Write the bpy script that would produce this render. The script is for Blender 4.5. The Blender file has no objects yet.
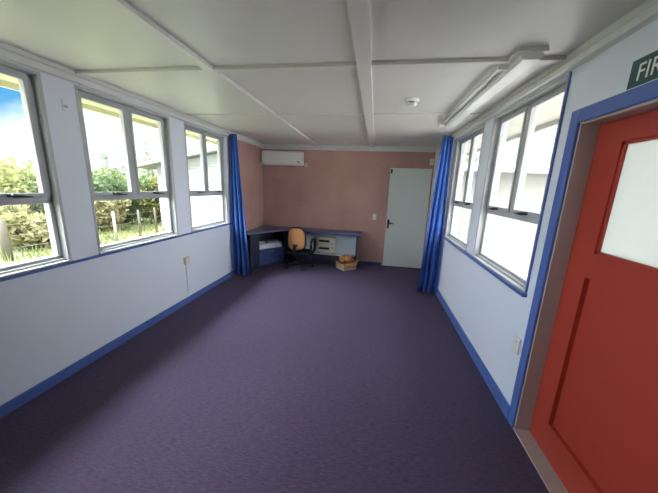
import bpy, bmesh, math, random
from mathutils import Vector, Matrix, noise
random.seed(7)
scene = bpy.context.scene
COL = scene.collection
PI = math.pi

# ------------------------------------------------------------------ dimensions
XL, XR = -2.365, 1.067          # left and right wall faces
YB, YN = 5.667, -1.3            # far wall face, near wall face (behind the camera)
ZC = 2.385                      # ceiling
SILL, HEAD = 0.93, 2.29
GZ = -0.5                       # ground outside
EYE = 1.5936

# ------------------------------------------------------------------ materials
def new_mat(name):
    m = bpy.data.materials.new(name)
    m.use_nodes = True
    nt = m.node_tree
    return m, nt, nt.nodes['Principled BSDF']

def lin(r, g, b):
    def f(c):
        c /= 255.0
        return c / 12.92 if c <= 0.04045 else ((c + 0.055) / 1.055) ** 2.4
    return (f(r), f(g), f(b), 1.0)

def paint(name, rgb, rough=0.5, var=0.06, scale=6.0, bump=0.0, bump_scale=120.0, metallic=0.0, spec=0.5):
    """Painted or moulded surface: base colour with faint uneven wear, optional fine relief."""
    m, nt, b = new_mat(name)
    c = lin(*rgb)
    tc = nt.nodes.new('ShaderNodeTexCoord')
    n = nt.nodes.new('ShaderNodeTexNoise')
    n.inputs['Scale'].default_value = scale
    n.inputs['Detail'].default_value = 4
    nt.links.new(tc.outputs['Object'], n.inputs['Vector'])
    mix = nt.nodes.new('ShaderNodeMix'); mix.data_type = 'RGBA'
    mix.inputs[6].default_value = tuple(x * (1 - var) for x in c[:3]) + (1,)
    mix.inputs[7].default_value = tuple(min(1, x * (1 + var)) for x in c[:3]) + (1,)
    nt.links.new(n.outputs['Fac'], mix.inputs[0])
    nt.links.new(mix.outputs[2], b.inputs['Base Color'])
    b.inputs['Roughness'].default_value = rough
    b.inputs['Metallic'].default_value = metallic
    b.inputs['Specular IOR Level'].default_value = spec
    if bump:
        n2 = nt.nodes.new('ShaderNodeTexNoise')
        n2.inputs['Scale'].default_value = bump_scale
        nt.links.new(tc.outputs['Object'], n2.inputs['Vector'])
        bp = nt.nodes.new('ShaderNodeBump')
        bp.inputs['Strength'].default_value = bump
        bp.inputs['Distance'].default_value = 0.004
        nt.links.new(n2.outputs['Fac'], bp.inputs['Height'])
        nt.links.new(bp.outputs['Normal'], b.inputs['Normal'])
    return m

M = {}
M['wall'] = paint('wall_paint', (214, 217, 228), 0.45, 0.02, 2.0)
M['ceiling'] = paint('ceiling_paint', (216, 211, 207), 0.38, 0.015, 1.5)
M['trim_white'] = paint('white_gloss_trim', (212, 210, 209), 0.35, 0.02)
M['frame'] = paint('shaded_white_frame_paint', (172, 172, 174), 0.4, 0.02)  # backlit shade of the white frames put into a grey base colour
M['blue'] = paint('blue_gloss_paint', (78, 102, 166), 0.35, 0.05, 9)
M['navy'] = paint('navy_laminate', (50, 66, 116), 0.4, 0.06, 8)
M['navy_dark'] = paint('dark_navy_board', (24, 28, 56), 0.5, 0.06, 8)
M['desk_top'] = paint('blue_grey_laminate', (96, 98, 132), 0.4, 0.05, 12)
M['pale_panel'] = paint('pale_blue_board', (205, 216, 222), 0.45, 0.04, 3)
M['red'] = paint('red_door_paint', (166, 58, 44), 0.38, 0.05, 4)
M['jamb'] = paint('door_jamb_paint', (172, 156, 150), 0.4, 0.05, 7)
M['grey_door'] = paint('pale_grey_door_paint', (206, 211, 204), 0.4, 0.02, 3)
M['plastic_white'] = paint('white_plastic', (232, 230, 224), 0.3, 0.01)
M['plastic_cream'] = paint('cream_plastic', (216, 208, 184), 0.4, 0.03)
M['diffuser'] = paint('fluorescent_diffuser', (236, 234, 232), 0.25, 0.01)
M['black'] = paint('black_plastic', (16, 16, 20), 0.4, 0.1)
M['black_fabric'] = paint('black_fabric', (18, 19, 28), 0.9, 0.15, 40, 0.3, 300)
M['steel'] = paint('brushed_steel', (150, 150, 150), 0.35, 0.05, 30, metallic=0.9)
M['tan'] = paint('tan_fabric', (206, 148, 98), 0.85, 0.08, 30, 0.4, 260)
M['card'] = paint('brown_cardboard', (172, 120, 74), 0.8, 0.1, 14)
M['card_pale'] = paint('pale_cardboard', (176, 152, 128), 0.8, 0.1, 14)
M['paper'] = paint('white_paper', (222, 222, 228), 0.6, 0.04, 9)
M['grey_plastic'] = paint('mid_grey_plastic', (120, 122, 130), 0.5, 0.06, 9)
M['sign_green'] = paint('dark_green_sign', (42, 82, 80), 0.4, 0.08, 12)
M['soffit'] = paint('cream_soffit', (178, 172, 134), 0.6, 0.05, 3)
M['soffit_grey'] = paint('pale_grey_soffit', (150, 145, 134), 0.6, 0.05, 3)
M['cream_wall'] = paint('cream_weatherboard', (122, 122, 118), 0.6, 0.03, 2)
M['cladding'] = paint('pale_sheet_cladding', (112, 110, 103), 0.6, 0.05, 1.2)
M['roof_metal'] = paint('pale_metal_roof', (150, 152, 152), 0.45, 0.04, 2)
M['post'] = paint('weathered_post', (82, 76, 64), 0.9, 0.15, 12, 0.4, 60)
M['post_white'] = paint('pale_painted_post', (128, 125, 116), 0.8, 0.08, 12)
M['wire'] = paint('fence_wire', (120, 118, 112), 0.5, 0.05, metallic=0.6)
M['bark'] = paint('tree_bark', (104, 86, 66), 0.9, 0.2, 14, 0.5, 40)
M['concrete'] = paint('concrete_yard', (190, 186, 178), 0.9, 0.08, 3)

def carpet():
    m, nt, b = new_mat('purple_loop_carpet')
    tc = nt.nodes.new('ShaderNodeTexCoord')
    mp = nt.nodes.new('ShaderNodeMapping')
    mp.inputs['Scale'].default_value = (1.0, 5.0, 1.0)
    nt.links.new(tc.outputs['Object'], mp.inputs['Vector'])
    fine = nt.nodes.new('ShaderNodeTexNoise'); fine.inputs['Scale'].default_value = 26; fine.inputs['Detail'].default_value = 6
    fine.inputs['Roughness'].default_value = 0.75
    nt.links.new(mp.outputs['Vector'], fine.inputs['Vector'])
    ramp = nt.nodes.new('ShaderNodeValToRGB')
    ramp.color_ramp.elements[0].position = 0.3; ramp.color_ramp.elements[0].color = lin(54, 46, 67)
    ramp.color_ramp.elements[1].position = 0.72; ramp.color_ramp.elements[1].color = lin(95, 81, 108)
    e = ramp.color_ramp.elements.new(0.5); e.color = lin(73, 62, 88)
    nt.links.new(fine.outputs['Fac'], ramp.inputs['Fac'])
    fleck = nt.nodes.new('ShaderNodeTexNoise'); fleck.inputs['Scale'].default_value = 9; fleck.inputs['Detail'].default_value = 5
    nt.links.new(mp.outputs['Vector'], fleck.inputs['Vector'])
    r2 = nt.nodes.new('ShaderNodeValToRGB')
    r2.color_ramp.elements[0].position = 0.52; r2.color_ramp.elements[0].color = (0, 0, 0, 1)
    r2.color_ramp.elements[1].position = 0.68; r2.color_ramp.elements[1].color = (1, 1, 1, 1)
    nt.links.new(fleck.outputs['Fac'], r2.inputs['Fac'])
    mul = nt.nodes.new('ShaderNodeMath'); mul.operation = 'MULTIPLY'; mul.inputs[1].default_value = 0.35
    nt.links.new(r2.outputs['Color'], mul.inputs[0])
    mix = nt.nodes.new('ShaderNodeMix'); mix.data_type = 'RGBA'
    mix.inputs[7].default_value = lin(94, 63, 88)
    nt.links.new(mul.outputs[0], mix.inputs[0])
    nt.links.new(ramp.outputs['Color'], mix.inputs[6])
    nt.links.new(mix.outputs[2], b.inputs['Base Color'])
    b.inputs['Roughness'].default_value = 0.85
    b.inputs['Specular IOR Level'].default_value = 0.35
    bp = nt.nodes.new('ShaderNodeBump'); bp.inputs['Strength'].default_value = 0.35; bp.inputs['Distance'].default_value = 0.004
    nt.links.new(fine.outputs['Fac'], bp.inputs['Height'])
    nt.links.new(bp.outputs['Normal'], b.inputs['Normal'])
    return m
M['carpet'] = carpet()

def pinboard():
    m, nt, b = new_mat('pink_hessian_pinboard')
    tc = nt.nodes.new('ShaderNodeTexCoord')
    n = nt.nodes.new('ShaderNodeTexNoise'); n.inputs['Scale'].default_value = 160; n.inputs['Detail'].default_value = 3
    nt.links.new(tc.outputs['Object'], n.inputs['Vector'])
    big = nt.nodes.new('ShaderNodeTexNoise'); big.inputs['Scale'].default_value = 2.5
    nt.links.new(tc.outputs['Object'], big.inputs['Vector'])
    add = nt.nodes.new('ShaderNodeMath'); add.operation = 'ADD'
    nt.links.new(n.outputs['Fac'], add.inputs[0]); nt.links.new(big.outputs['Fac'], add.inputs[1])
    half = nt.nodes.new('ShaderNodeMath'); half.operation = 'MULTIPLY'; half.inputs[1].default_value = 0.5
    nt.links.new(add.outputs[0], half.inputs[0])
    r = nt.nodes.new('ShaderNodeValToRGB')
    r.color_ramp.elements[0].position = 0.3; r.color_ramp.elements[0].color = lin(172, 133, 126)
    r.color_ramp.elements[1].position = 0.7; r.color_ramp.elements[1].color = lin(194, 155, 146)
    nt.links.new(half.outputs[0], r.inputs['Fac'])
    nt.links.new(r.outputs['Color'], b.inputs['Base Color'])
    b.inputs['Roughness'].default_value = 0.95
    b.inputs['Specular IOR Level'].default_value = 0.1
    bp = nt.nodes.new('ShaderNodeBump'); bp.inputs['Strength'].default_value = 0.3; bp.inputs['Distance'].default_value = 0.003
    nt.links.new(n.outputs['Fac'], bp.inputs['Height']); nt.links.new(bp.outputs['Normal'], b.inputs['Normal'])
    return m
M['pink'] = pinboard()

def curtain_mat():
    m, nt, b = new_mat('blue_curtain_cloth')
    tc = nt.nodes.new('ShaderNodeTexCoord')
    n = nt.nodes.new('ShaderNodeTexNoise'); n.inputs['Scale'].default_value = 30
    nt.links.new(tc.outputs['Object'], n.inputs['Vector'])
    r = nt.nodes.new('ShaderNodeValToRGB')
    r.color_ramp.elements[0].color = lin(42, 88, 170); r.color_ramp.elements[1].color = lin(56, 107, 196)
    nt.links.new(n.outputs['Fac'], r.inputs['Fac'])
    nt.links.new(r.outputs['Color'], b.inputs['Base Color'])
    b.inputs['Roughness'].default_value = 0.75
    b.inputs['Sheen Weight'].default_value = 0.2
    tr = nt.nodes.new('ShaderNodeBsdfTranslucent')
    nt.links.new(r.outputs['Color'], tr.inputs['Color'])
    mx = nt.nodes.new('ShaderNodeMixShader'); mx.inputs[0].default_value = 0.25
    nt.links.new(b.outputs[0], mx.inputs[1]); nt.links.new(tr.outputs[0], mx.inputs[2])
    nt.links.new(mx.outputs[0], nt.nodes['Material Output'].inputs['Surface'])
    return m
M['curtain'] = curtain_mat()

def glass():
    m, nt, b = new_mat('clear_window_glass')
    nt.nodes.remove(b)
    t = nt.nodes.new('ShaderNodeBsdfTransparent'); t.inputs['Color'].default_value = (0.96, 0.98, 0.97, 1)
    g = nt.nodes.new('ShaderNodeBsdfGlossy'); g.inputs['Roughness'].default_value = 0.02
    lw = nt.nodes.new('ShaderNodeLayerWeight'); lw.inputs['Blend'].default_value = 0.5
    pw = nt.nodes.new('ShaderNodeMath'); pw.operation = 'POWER'; pw.inputs[1].default_value = 5.0
    nt.links.new(lw.outputs['Facing'], pw.inputs[0])
    fr = nt.nodes.new('ShaderNodeMath'); fr.operation = 'MULTIPLY_ADD'; fr.inputs[1].default_value = 0.6; fr.inputs[2].default_value = 0.035
    nt.links.new(pw.outputs[0], fr.inputs[0])
    mx = nt.nodes.new('ShaderNodeMixShader')
    nt.links.new(fr.outputs[0], mx.inputs[0])
    nt.links.new(t.outputs[0], mx.inputs[1]); nt.links.new(g.outputs[0], mx.inputs[2])
    nt.links.new(mx.outputs[0], nt.nodes['Material Output'].inputs['Surface'])
    return m
M['glass'] = glass()

def frosted():
    m, nt, b = new_mat('frosted_door_glass')
    b.inputs['Base Color'].default_value = (0.85, 0.88, 0.88, 1)
    b.inputs['Roughness'].default_value = 0.25
    tl = nt.nodes.new('ShaderNodeBsdfTranslucent'); tl.inputs['Color'].default_value = (0.36, 0.37, 0.355, 1)
    n = nt.nodes.new('ShaderNodeTexNoise'); n.inputs['Scale'].default_value = 240
    bp = nt.nodes.new('ShaderNodeBump'); bp.inputs['Strength'].default_value = 0.15
    nt.links.new(n.outputs['Fac'], bp.inputs['Height']); nt.links.new(bp.outputs['Normal'], b.inputs['Normal'])
    mx = nt.nodes.new('ShaderNodeMixShader'); mx.inputs[0].default_value = 0.85
    nt.links.new(b.outputs[0], mx.inputs[1]); nt.links.new(tl.outputs[0], mx.inputs[2])
    nt.links.new(mx.outputs[0], nt.nodes['Material Output'].inputs['Surface'])
    return m
M['frosted'] = frosted()

def leaf_mat(name, a, b_, trans=0.35):
    m, nt, b = new_mat(name)
    tc = nt.nodes.new('ShaderNodeTexCoord')
    n = nt.nodes.new('ShaderNodeTexNoise'); n.inputs['Scale'].default_value = 2.2; n.inputs['Detail'].default_value = 6
    nt.links.new(tc.outputs['Object'], n.inputs['Vector'])
    r = nt.nodes.new('ShaderNodeValToRGB')
    r.color_ramp.elements[0].position = 0.35; r.color_ramp.elements[0].color = tuple(0.40 * c for c in lin(*a)[:3]) + (1,)
    r.color_ramp.elements[1].position = 0.68; r.color_ramp.elements[1].color = tuple(0.40 * c for c in lin(*b_)[:3]) + (1,)
    nt.links.new(n.outputs['Fac'], r.inputs['Fac'])
    nt.links.new(r.outputs['Color'], b.inputs['Base Color'])
    b.inputs['Roughness'].default_value = 0.7
    tr = nt.nodes.new('ShaderNodeBsdfTranslucent')
    nt.links.new(r.outputs['Color'], tr.inputs['Color'])
    mx = nt.nodes.new('ShaderNodeMixShader'); mx.inputs[0].default_value = trans
    nt.links.new(b.outputs[0], mx.inputs[1]); nt.links.new(tr.outputs[0], mx.inputs[2])
    nt.links.new(mx.outputs[0], nt.nodes['Material Output'].inputs['Surface'])
    return m
M['leaf_mid'] = leaf_mat('mid_green_leaves', (118, 140, 84), (176, 190, 120))
M['leaf_dark'] = leaf_mat('dark_green_leaves', (84, 112, 70), (140, 164, 100))
M['leaf_yellow'] = leaf_mat('yellow_green_leaves', (158, 168, 92), (206, 204, 130))
M['leaf_pale'] = leaf_mat('pale_grey_green_leaves', (166, 180, 158), (200, 208, 186))
M['leaf_dry'] = leaf_mat('dry_tan_leaves', (172, 168, 108), (216, 206, 150))
M['grass'] = leaf_mat('dry_grass_blades', (146, 164, 96), (206, 204, 138))
M['field'] = leaf_mat('rough_pasture', (142, 156, 96), (196, 194, 132), 0.0)

# ------------------------------------------------------------------ mesh helpers
def bx(bm, a, b, mi=0):
    """axis-aligned box from corner a to corner b"""
    x0, x1 = sorted((a[0], b[0])); y0, y1 = sorted((a[1], b[1])); z0, z1 = sorted((a[2], b[2]))
    v = [bm.verts.new(p) for p in ((x0, y0, z0), (x1, y0, z0), (x1, y1, z0), (x0, y1, z0),
                                   (x0, y0, z1), (x1, y0, z1), (x1, y1, z1), (x0, y1, z1))]
    for f in ((0, 3, 2, 1), (4, 5, 6, 7), (0, 1, 5, 4), (1, 2, 6, 5), (2, 3, 7, 6), (3, 0, 4, 7)):
        bm.faces.new([v[i] for i in f]).material_index = mi

def prism(bm, poly, z0, z1, mi=0):
    """extrude a counter-clockwise xy polygon between z0 and z1"""
    lo = [bm.verts.new((x, y, z0)) for x, y in poly]
    hi = [bm.verts.new((x, y, z1)) for x, y in poly]
    n = len(poly)
    bm.faces.new(lo[::-1]).material_index = mi
    bm.faces.new(hi).material_index = mi
    for i in range(n):
        j = (i + 1) % n
        bm.faces.new((lo[i], lo[j], hi[j], hi[i])).material_index = mi

def profile(bm, prof, y0, y1, mi=0):
    """extrude an xz profile along y"""
    a = [bm.verts.new((x, y0, z)) for x, z in prof]
    b = [bm.verts.new((x, y1, z)) for x, z in prof]
    n = len(prof)
    bm.faces.new(a).material_index = mi
    bm.faces.new(b[::-1]).material_index = mi
    for i in range(n):
        j = (i + 1) % n
        bm.faces.new((a[j], a[i], b[i], b[j])).material_index = mi

def tube(bm, pts, r, seg=10, mi=0, caps=True):
    """round tube through points; r is one radius or one per point"""
    pts = [Vector(p) for p in pts]
    rs = r if isinstance(r, (list, tuple)) else [r] * len(pts)
    rings = []
    for i, p in enumerate(pts):
        d = (pts[min(i + 1, len(pts) - 1)] - pts[max(i - 1, 0)]).normalized()
        up = Vector((0, 0, 1)) if abs(d.z) < 0.9 else Vector((1, 0, 0))
        u = d.cross(up).normalized(); w = d.cross(u)
        rings.append([bm.verts.new(p + (u * math.cos(2 * PI * k / seg) + w * math.sin(2 * PI * k / seg)) * rs[i]) for k in range(seg)])
    for i in range(len(pts) - 1):
        for k in range(seg):
            l = (k + 1) % seg
            f = bm.faces.new((rings[i][k], rings[i][l], rings[i + 1][l], rings[i + 1][k]))
            f.material_index = mi; f.smooth = True
    if caps:
        bm.faces.new(rings[0][::-1]).material_index = mi
        bm.faces.new(rings[-1]).material_index = mi

def lathe(bm, prof, c=(0, 0, 0), seg=28, mi=0):
    """spin (radius, z) pairs about the vertical through c"""
    rings = []
    for r, z in prof:
        if r < 1e-6:
            rings.append([bm.verts.new((c[0], c[1], c[2] + z))])
        else:
            rings.append([bm.verts.new((c[0] + r * math.cos(2 * PI * k / seg), c[1] + r * math.sin(2 * PI * k / seg), c[2] + z)) for k in range(seg)])
    for a, b in zip(rings, rings[1:]):
        for k in range(seg):
            l = (k + 1) % seg
            q = [a[k % len(a)], a[l % len(a)], b[l % len(b)], b[k % len(b)]]
            q2 = []
            for v in q:
                if v not in q2: q2.append(v)
            if len(q2) > 2:
                f = bm.faces.new(q2); f.smooth = True; f.material_index = mi

def obj(name, bm, mats, parent=None, bevel=0.0, smooth=False, segs=2):
    bmesh.ops.recalc_face_normals(bm, faces=bm.faces)
    me = bpy.data.meshes.new(name)
    bm.to_mesh(me); bm.free()
    for m in (mats if isinstance(mats, (list, tuple)) else [mats]):
        me.materials.append(M[m])
    if smooth:
        for p in me.polygons: p.use_smooth = True
    o = bpy.data.objects.new(name, me)
    COL.objects.link(o)
    if parent is not None:
        o.parent = parent
        o.matrix_parent_inverse = Matrix.Identity(4)
        o.location = -Vector(parent.location) if parent.rotation_euler.z == 0 and parent.type == 'EMPTY' and not parent.get('local') else (0, 0, 0)
    if bevel:
        md = o.modifiers.new('bevel', 'BEVEL'); md.width = bevel; md.segments = segs; md.limit_method = 'ANGLE'
    return o

def tag(o, label, cat, group=None, kind=None):
    o['label'] = label; o['category'] = cat
    if group: o['group'] = group
    if kind: o['kind'] = kind
    return o

def thing(name, label, cat, loc=(0, 0, 0), rotz=0.0, group=None, local=False):
    """an Empty at the thing's base; local=True: parts are built about the Empty, else in room coordinates"""
    o = bpy.data.objects.new(name, None)
    COL.objects.link(o)
    o.location = loc; o.rotation_euler = (0, 0, rotz); o.empty_display_size = 0.1
    if local: o['local'] = 1
    return tag(o, label, cat, group)

def struct(name, bm, mats, label, cat, **k):
    return tag(obj(name, bm, mats, **k), label, cat, kind='structure')

def B(*boxes):
    bm = bmesh.new()
    for b in boxes: bx(bm, *b)
    return bm

def copy_tree(o, parent=None):
    c = o.copy(); COL.objects.link(c)
    if parent is not None: c.parent = parent
    for ch in list(o.children): copy_tree(ch, c)
    return c

# ------------------------------------------------------------------ room shell
TH = 0.13
LW = [(-0.52, 0.50), (0.74, 1.767), (1.992, 3.004), (3.254, 4.19)]   # left windows (y ranges); the first is unseen, added for light
RW = [(1.966, 3.02), (3.25, 4.22)]                    # right windows
DY0, DY1, DZ = 0.925, 1.787, 1.977                                                    # red door opening

struct('floor', B(((XL - TH, YN - TH, -0.12), (XR + TH, YB + TH, 0.0))), 'carpet', 'dark purple flecked carpet covering the whole floor', 'floor')
struct('ceiling', B(((XL - TH, YN - TH, ZC), (XR + TH, YB + TH, ZC + 0.08))), 'ceiling', 'flat off white sheet ceiling above the whole room', 'ceiling')

def wall_with_holes(x0, x1, holes):
    """wall slab between x0 and x1; holes = (y0, y1, z0, z1), sorted by y"""
    bm = bmesh.new()
    y = YN - TH
    for (a, b, z0, z1) in holes:
        bx(bm, (x0, y, 0), (x1, a, ZC))
        if z0 > 0: bx(bm, (x0, a, 0), (x1, b, z0))
        bx(bm, (x0, a, z1), (x1, b, ZC))
        y = b
    bx(bm, (x0, y, 0), (x1, YB + TH, ZC))
    return bm
struct('wall_left', wall_with_holes(XL - TH, XL, [(a, b, SILL, HEAD) for a, b in LW]), 'wall', 'white wall with the row of windows onto the grass', 'wall')
hr = [(a, b, SILL, HEAD) for a, b in RW] + [(DY0, DY1, 0.0, DZ)]
struct('wall_right', wall_with_holes(XR, XR + TH, sorted(hr)), 'wall', 'white wall with the red door and two windows', 'wall')
# far wall with the doorway
bm = bmesh.new()
BD0, BD1, BDZ = 0.255, 1.045, 1.995
bx(bm, (XL, YB, 0), (BD0, YB + TH, ZC)); bx(bm, (BD1, YB, 0), (XR, YB + TH, ZC)); bx(bm, (BD0, YB, BDZ), (BD1, YB + TH, ZC))
struct('wall_back', bm, 'pink', 'dusty pink fabric covered end wall behind the desk', 'wall')
struct('wall_front', B(((XL, YN - TH, 0), (XR, YN, ZC))), 'wall', 'white end wall facing the pink wall', 'wall')
# pink pinboard on the last stretch of the left wall, and joint strips between boards
struct('trim_1', B(((XL, 4.30, 0.0), (XL + 0.008, YB, 2.30))), 'pink', 'dusty pink pinboard on the left wall beside the curtain', 'pinboard')
struct('trim_2', B(((-0.175, YB - 0.004, 0.71), (-0.163, YB, 2.29))), 'pink', 'thin vertical joint strip on the pink end wall', 'joint strip')

# skirtings
struct('baseboard_left', B(((XL, YN, 0), (XL + 0.018, 4.30, 0.082))), 'blue', 'blue skirting along the foot of the left wall', 'skirting', bevel=0.003)
struct('baseboard_right', B(((XR - 0.018, 1.86, 0), (XR, YB, 0.1))), 'blue', 'blue skirting under the two windows beside the red door', 'skirting', bevel=0.003)
struct('baseboard_near', B(((XR - 0.018, YN, 0), (XR, 0.855, 0.1))), 'blue', 'blue skirting on the near side of the red door', 'skirting', bevel=0.003)
struct('baseboard_back', B(((XL + 0.01, YB - 0.016, 0), (BD0 - 0.03, YB, 0.07))), 'navy', 'dark blue skirting along the foot of the pink wall', 'skirting')

# blue sill bands
struct('trim_3', B(((XL, YN, 0.908), (XL + 0.022, 4.30, 0.928))), 'blue', 'narrow blue sill band under the left windows', 'sill band', bevel=0.003)
struct('trim_4', B(((XR - 0.032, 1.945, 0.905), (XR, 4.32, 0.932)), ((XR - 0.012, 1.952, 0.932), (XR, 1.966, HEAD))), 'blue', 'blue sill band under and beside the windows near the red door', 'sill band', bevel=0.003)

# cornices: stepped moulding along each wall
def cornice(side, y0, y1):
    bm = bmesh.new()
    s = 1 if side == 'left' else -1
    x = XL if side == 'left' else XR
    profile(bm, [(x, ZC), (x + s * 0.028, ZC), (x + s * 0.028, ZC - 0.030), (x + s * 0.016, ZC - 0.036), (x + s * 0.016, ZC - 0.058),
                 (x + s * 0.034, ZC - 0.064), (x + s * 0.034, ZC - 0.082), (x, ZC - 0.088)], y0, y1)
    return bm
struct('trim_5', cornice('left', YN, YB), 'trim_white', 'stepped white cornice along the top of the left wall', 'cornice')
struct('trim_6', cornice('right', YN, YB), 'trim_white', 'stepped white cornice above the red door and windows', 'cornice')
bm = bmesh.new()
bx(bm, (XL + 0.03, YB - 0.02, ZC - 0.035), (XR - 0.03, YB, ZC)); bx(bm, (XL + 0.03, YB - 0.032, ZC - 0.098), (XR - 0.03, YB, ZC - 0.035))
struct('trim_7', bm, 'trim_white', 'cream cornice along the top of the pink wall', 'cornice', bevel=0.004)

# ceiling battens
def batten(n, a, b, label, t=0.018):
    struct('trim_%d' % n, B(((a[0], a[1], ZC - t), (b[0], b[1], ZC))), 'ceiling', label, 'ceiling batten', bevel=0.003)
batten(8, (-0.175, YN), (-0.082, YB - 0.03), 'wide ceiling batten running down the middle to the pink wall', 0.036)
batten(9, (-1.262, YN), (-1.188, YB - 0.03), 'long ceiling batten nearer the left windows', 0.026)
batten(10, (XL + 0.03, 1.985), (XR - 0.03, 2.045), 'cross batten on the ceiling above the first full window', 0.024)
batten(11, (XL + 0.03, 3.265), (XR - 0.03, 3.305), 'second cross batten on the ceiling nearer the pink wall', 0.012)
batten(12, (XL + 0.03, 0.71), (XR - 0.03, 0.77), 'cross batten on the ceiling above the red door', 0.014)
batten(13, (XL + 0.03, -0.57), (XR - 0.03, -0.51), 'cross batten on the ceiling in the near half', 0.014)

# ------------------------------------------------------------------ windows
WORDS_L = ['unseen left window added for light nearest the white end wall',
           'window cut by the left edge of the photo showing blue sky', 'middle left window looking onto fence posts and bushes',
           'left window beside the blue curtain with a white building outside']
WORDS_R = ['large window beside the red door', 'narrower window between the curtain and the window by the red door']
win_no = 0
def window(side, y0, y1, label):
    global win_no
    win_no += 1
    s = -1 if side == 'left' else 1            # outward direction
    X = XL if side == 'left' else XR
    def q(d): return X + s * d                 # depth into the wall
    ym = 0.5 * (y0 + y1)
    bm = bmesh.new()
    # lining boards of the opening
    bx(bm, (q(-0.004), y0, SILL), (q(0.115), y0 + 0.022, HEAD)); bx(bm, (q(-0.004), y1 - 0.022, SILL), (q(0.115), y1, HEAD))
    bx(bm, (q(-0.004), y0, HEAD - 0.02), (q(0.115), y1, HEAD))
    # sloping sill made of three steps
    bx(bm, (q(-0.02), y0, SILL), (q(0.02), y1, SILL + 0.014)); bx(bm, (q(0.02), y0, SILL), (q(0.05), y1, SILL + 0.028)); bx(bm, (q(0.05), y0, SILL), (q(0.12), y1, SILL + 0.05))
    # fixed frame
    a0, a1 = y0 + 0.022, y1 - 0.022
    bx(bm, (q(0.05), a0, SILL + 0.03), (q(0.10), a0 + 0.03, HEAD - 0.02)); bx(bm, (q(0.05), a1 - 0.03, SILL + 0.03), (q(0.10), a1, HEAD - 0.02))
    bx(bm, (q(0.05), a0, HEAD - 0.045), (q(0.10), a1, HEAD - 0.02))
    bx(bm, (q(0.05), a0, 1.388), (q(0.10), a1, 1.432))
    bx(bm, (q(0.05), ym - 0.028, 1.43), (q(0.10), ym + 0.028, HEAD - 0.03))
    root = struct('window_%d' % win_no, bm, 'frame', label, 'window', bevel=0.003)
    # lower fixed pane
    obj('lower_pane', B(((q(0.072), a0 + 0.02, SILL + 0.04), (q(0.076), a1 - 0.02, 1.40))), 'glass', root)
    for (b0, b1) in ((a0 + 0.032, ym - 0.026), (ym + 0.026, a1 - 0.032)):
        bm = bmesh.new()
        w, z0, z1 = 0.024, 1.434, HEAD - 0.047
        bx(bm, (q(0.042), b0, z0), (q(0.085), b0 + w, z1)); bx(bm, (q(0.042), b1 - w, z0), (q(0.085), b1, z1))
        bx(bm, (q(0.042), b0 + w, z0), (q(0.085), b1 - w, z0 + 0.03)); bx(bm, (q(0.042), b0 + w, z1 - w), (q(0.085), b1 - w, z1))
        sash = obj('sash', bm, 'frame', root, bevel=0.003)
        obj('pane', B(((q(0.064), b0 + 0.015, z0 + 0.015), (q(0.068), b1 - 0.015, z1 - 0.015))), 'glass', sash)
        c = 0.5 * (b0 + b1)
        bm = bmesh.new()
        bx(bm, (q(0.03), c - 0.02, 1.44), (q(0.044), c + 0.02, 1.46))
        tube(bm, [(q(0.032), c, 1.450), (q(0.012), c, 1.447), (q(0.006), c + 0.05, 1.444), (q(0.008), c + 0.10, 1.441)], [0.011, 0.012, 0.008, 0.005], 8)
        obj('handle', bm, 'black', sash)
for (a, b), w in zip(LW, WORDS_L): window('left', a, b, w)
for (a, b), w in zip(RW, WORDS_R): window('right', a, b, w)

# ------------------------------------------------------------------ red door with its frame
bm = bmesh.new()
bx(bm, (XR - 0.016, DY1, 0), (XR, DY1 + 0.07, DZ + 0.073)); bx(bm, (XR - 0.016, DY0 - 0.07, 0), (XR, DY0, DZ + 0.073)); bx(bm, (XR - 0.016, DY0, DZ), (XR, DY1, DZ + 0.073))
struct('trim_14', bm, 'blue', 'blue architrave around the red door', 'architrave', bevel=0.004)
bm = bmesh.new()
bx(bm, (XR - 0.002, DY1 - 0.012, 0.0), (XR + TH, DY1, DZ)); bx(bm, (XR - 0.002, DY0, 0.0), (XR + TH, DY0 + 0.012, DZ)); bx(bm, (XR - 0.002, DY0, DZ - 0.012), (XR + TH, DY1, DZ))
struct('trim_15', bm, 'jamb', 'pale jamb lining the red doorway', 'door jamb', bevel=0.002)
struct('trim_16', B(((XR - 0.01, DY0, 0.0), (XR + TH + 0.05, DY1, 0.012))), 'jamb', 'worn pale threshold at the foot of the red door', 'threshold', bevel=0.003)
LX0, LX1 = XR + 0.085, XR + 0.125
lz0, lz1 = 0.016, DZ - 0.014
ly0, ly1 = DY0 + 0.014, DY1 - 0.014
gy0, gy1, gz0, gz1 = ly0 + 0.165, 1.605, 1.300, 1.855
py0, py1, pz0, pz1 = ly0 + 0.165, 1.625, 0.215, 1.165
bm = bmesh.new()
bx(bm, (LX0, gy1, gz0), (LX1, ly1, lz1)); bx(bm, (LX0, ly0, lz0), (LX1, gy0, lz1)); bx(bm, (LX0, gy0, gz1), (LX1, gy1, lz1))
bx(bm, (LX0, py1, lz0), (LX1, ly1, gz0)); bx(bm, (LX0, gy0, pz1), (LX1, py1, gz0)); bx(bm, (LX0, gy0, lz0), (LX1, py1, pz0))
door = struct('door_1', bm, 'red', 'red door with a frosted top light', 'door')
obj('lower_panel', B(((LX0 + 0.026, py0 - 0.005, pz0 - 0.005), (LX1 - 0.006, py1 + 0.005, pz1 + 0.005))), 'red', door)
bm = bmesh.new()
for e in ((0, gy0), (1, gy1)):
    sgn = 1 if e[0] == 0 else -1
    bx(bm, (LX0 + 0.008, e[1], gz0), (LX0 + 0.03, e[1] + sgn * 0.014, gz1))
bx(bm, (LX0 + 0.008, gy0, gz0), (LX0 + 0.03, gy1, gz0 + 0.014)); bx(bm, (LX0 + 0.008, gy0, gz1 - 0.014), (LX0 + 0.03, gy1, gz1))
obj('glazing_bead', bm, 'red', door)
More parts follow.
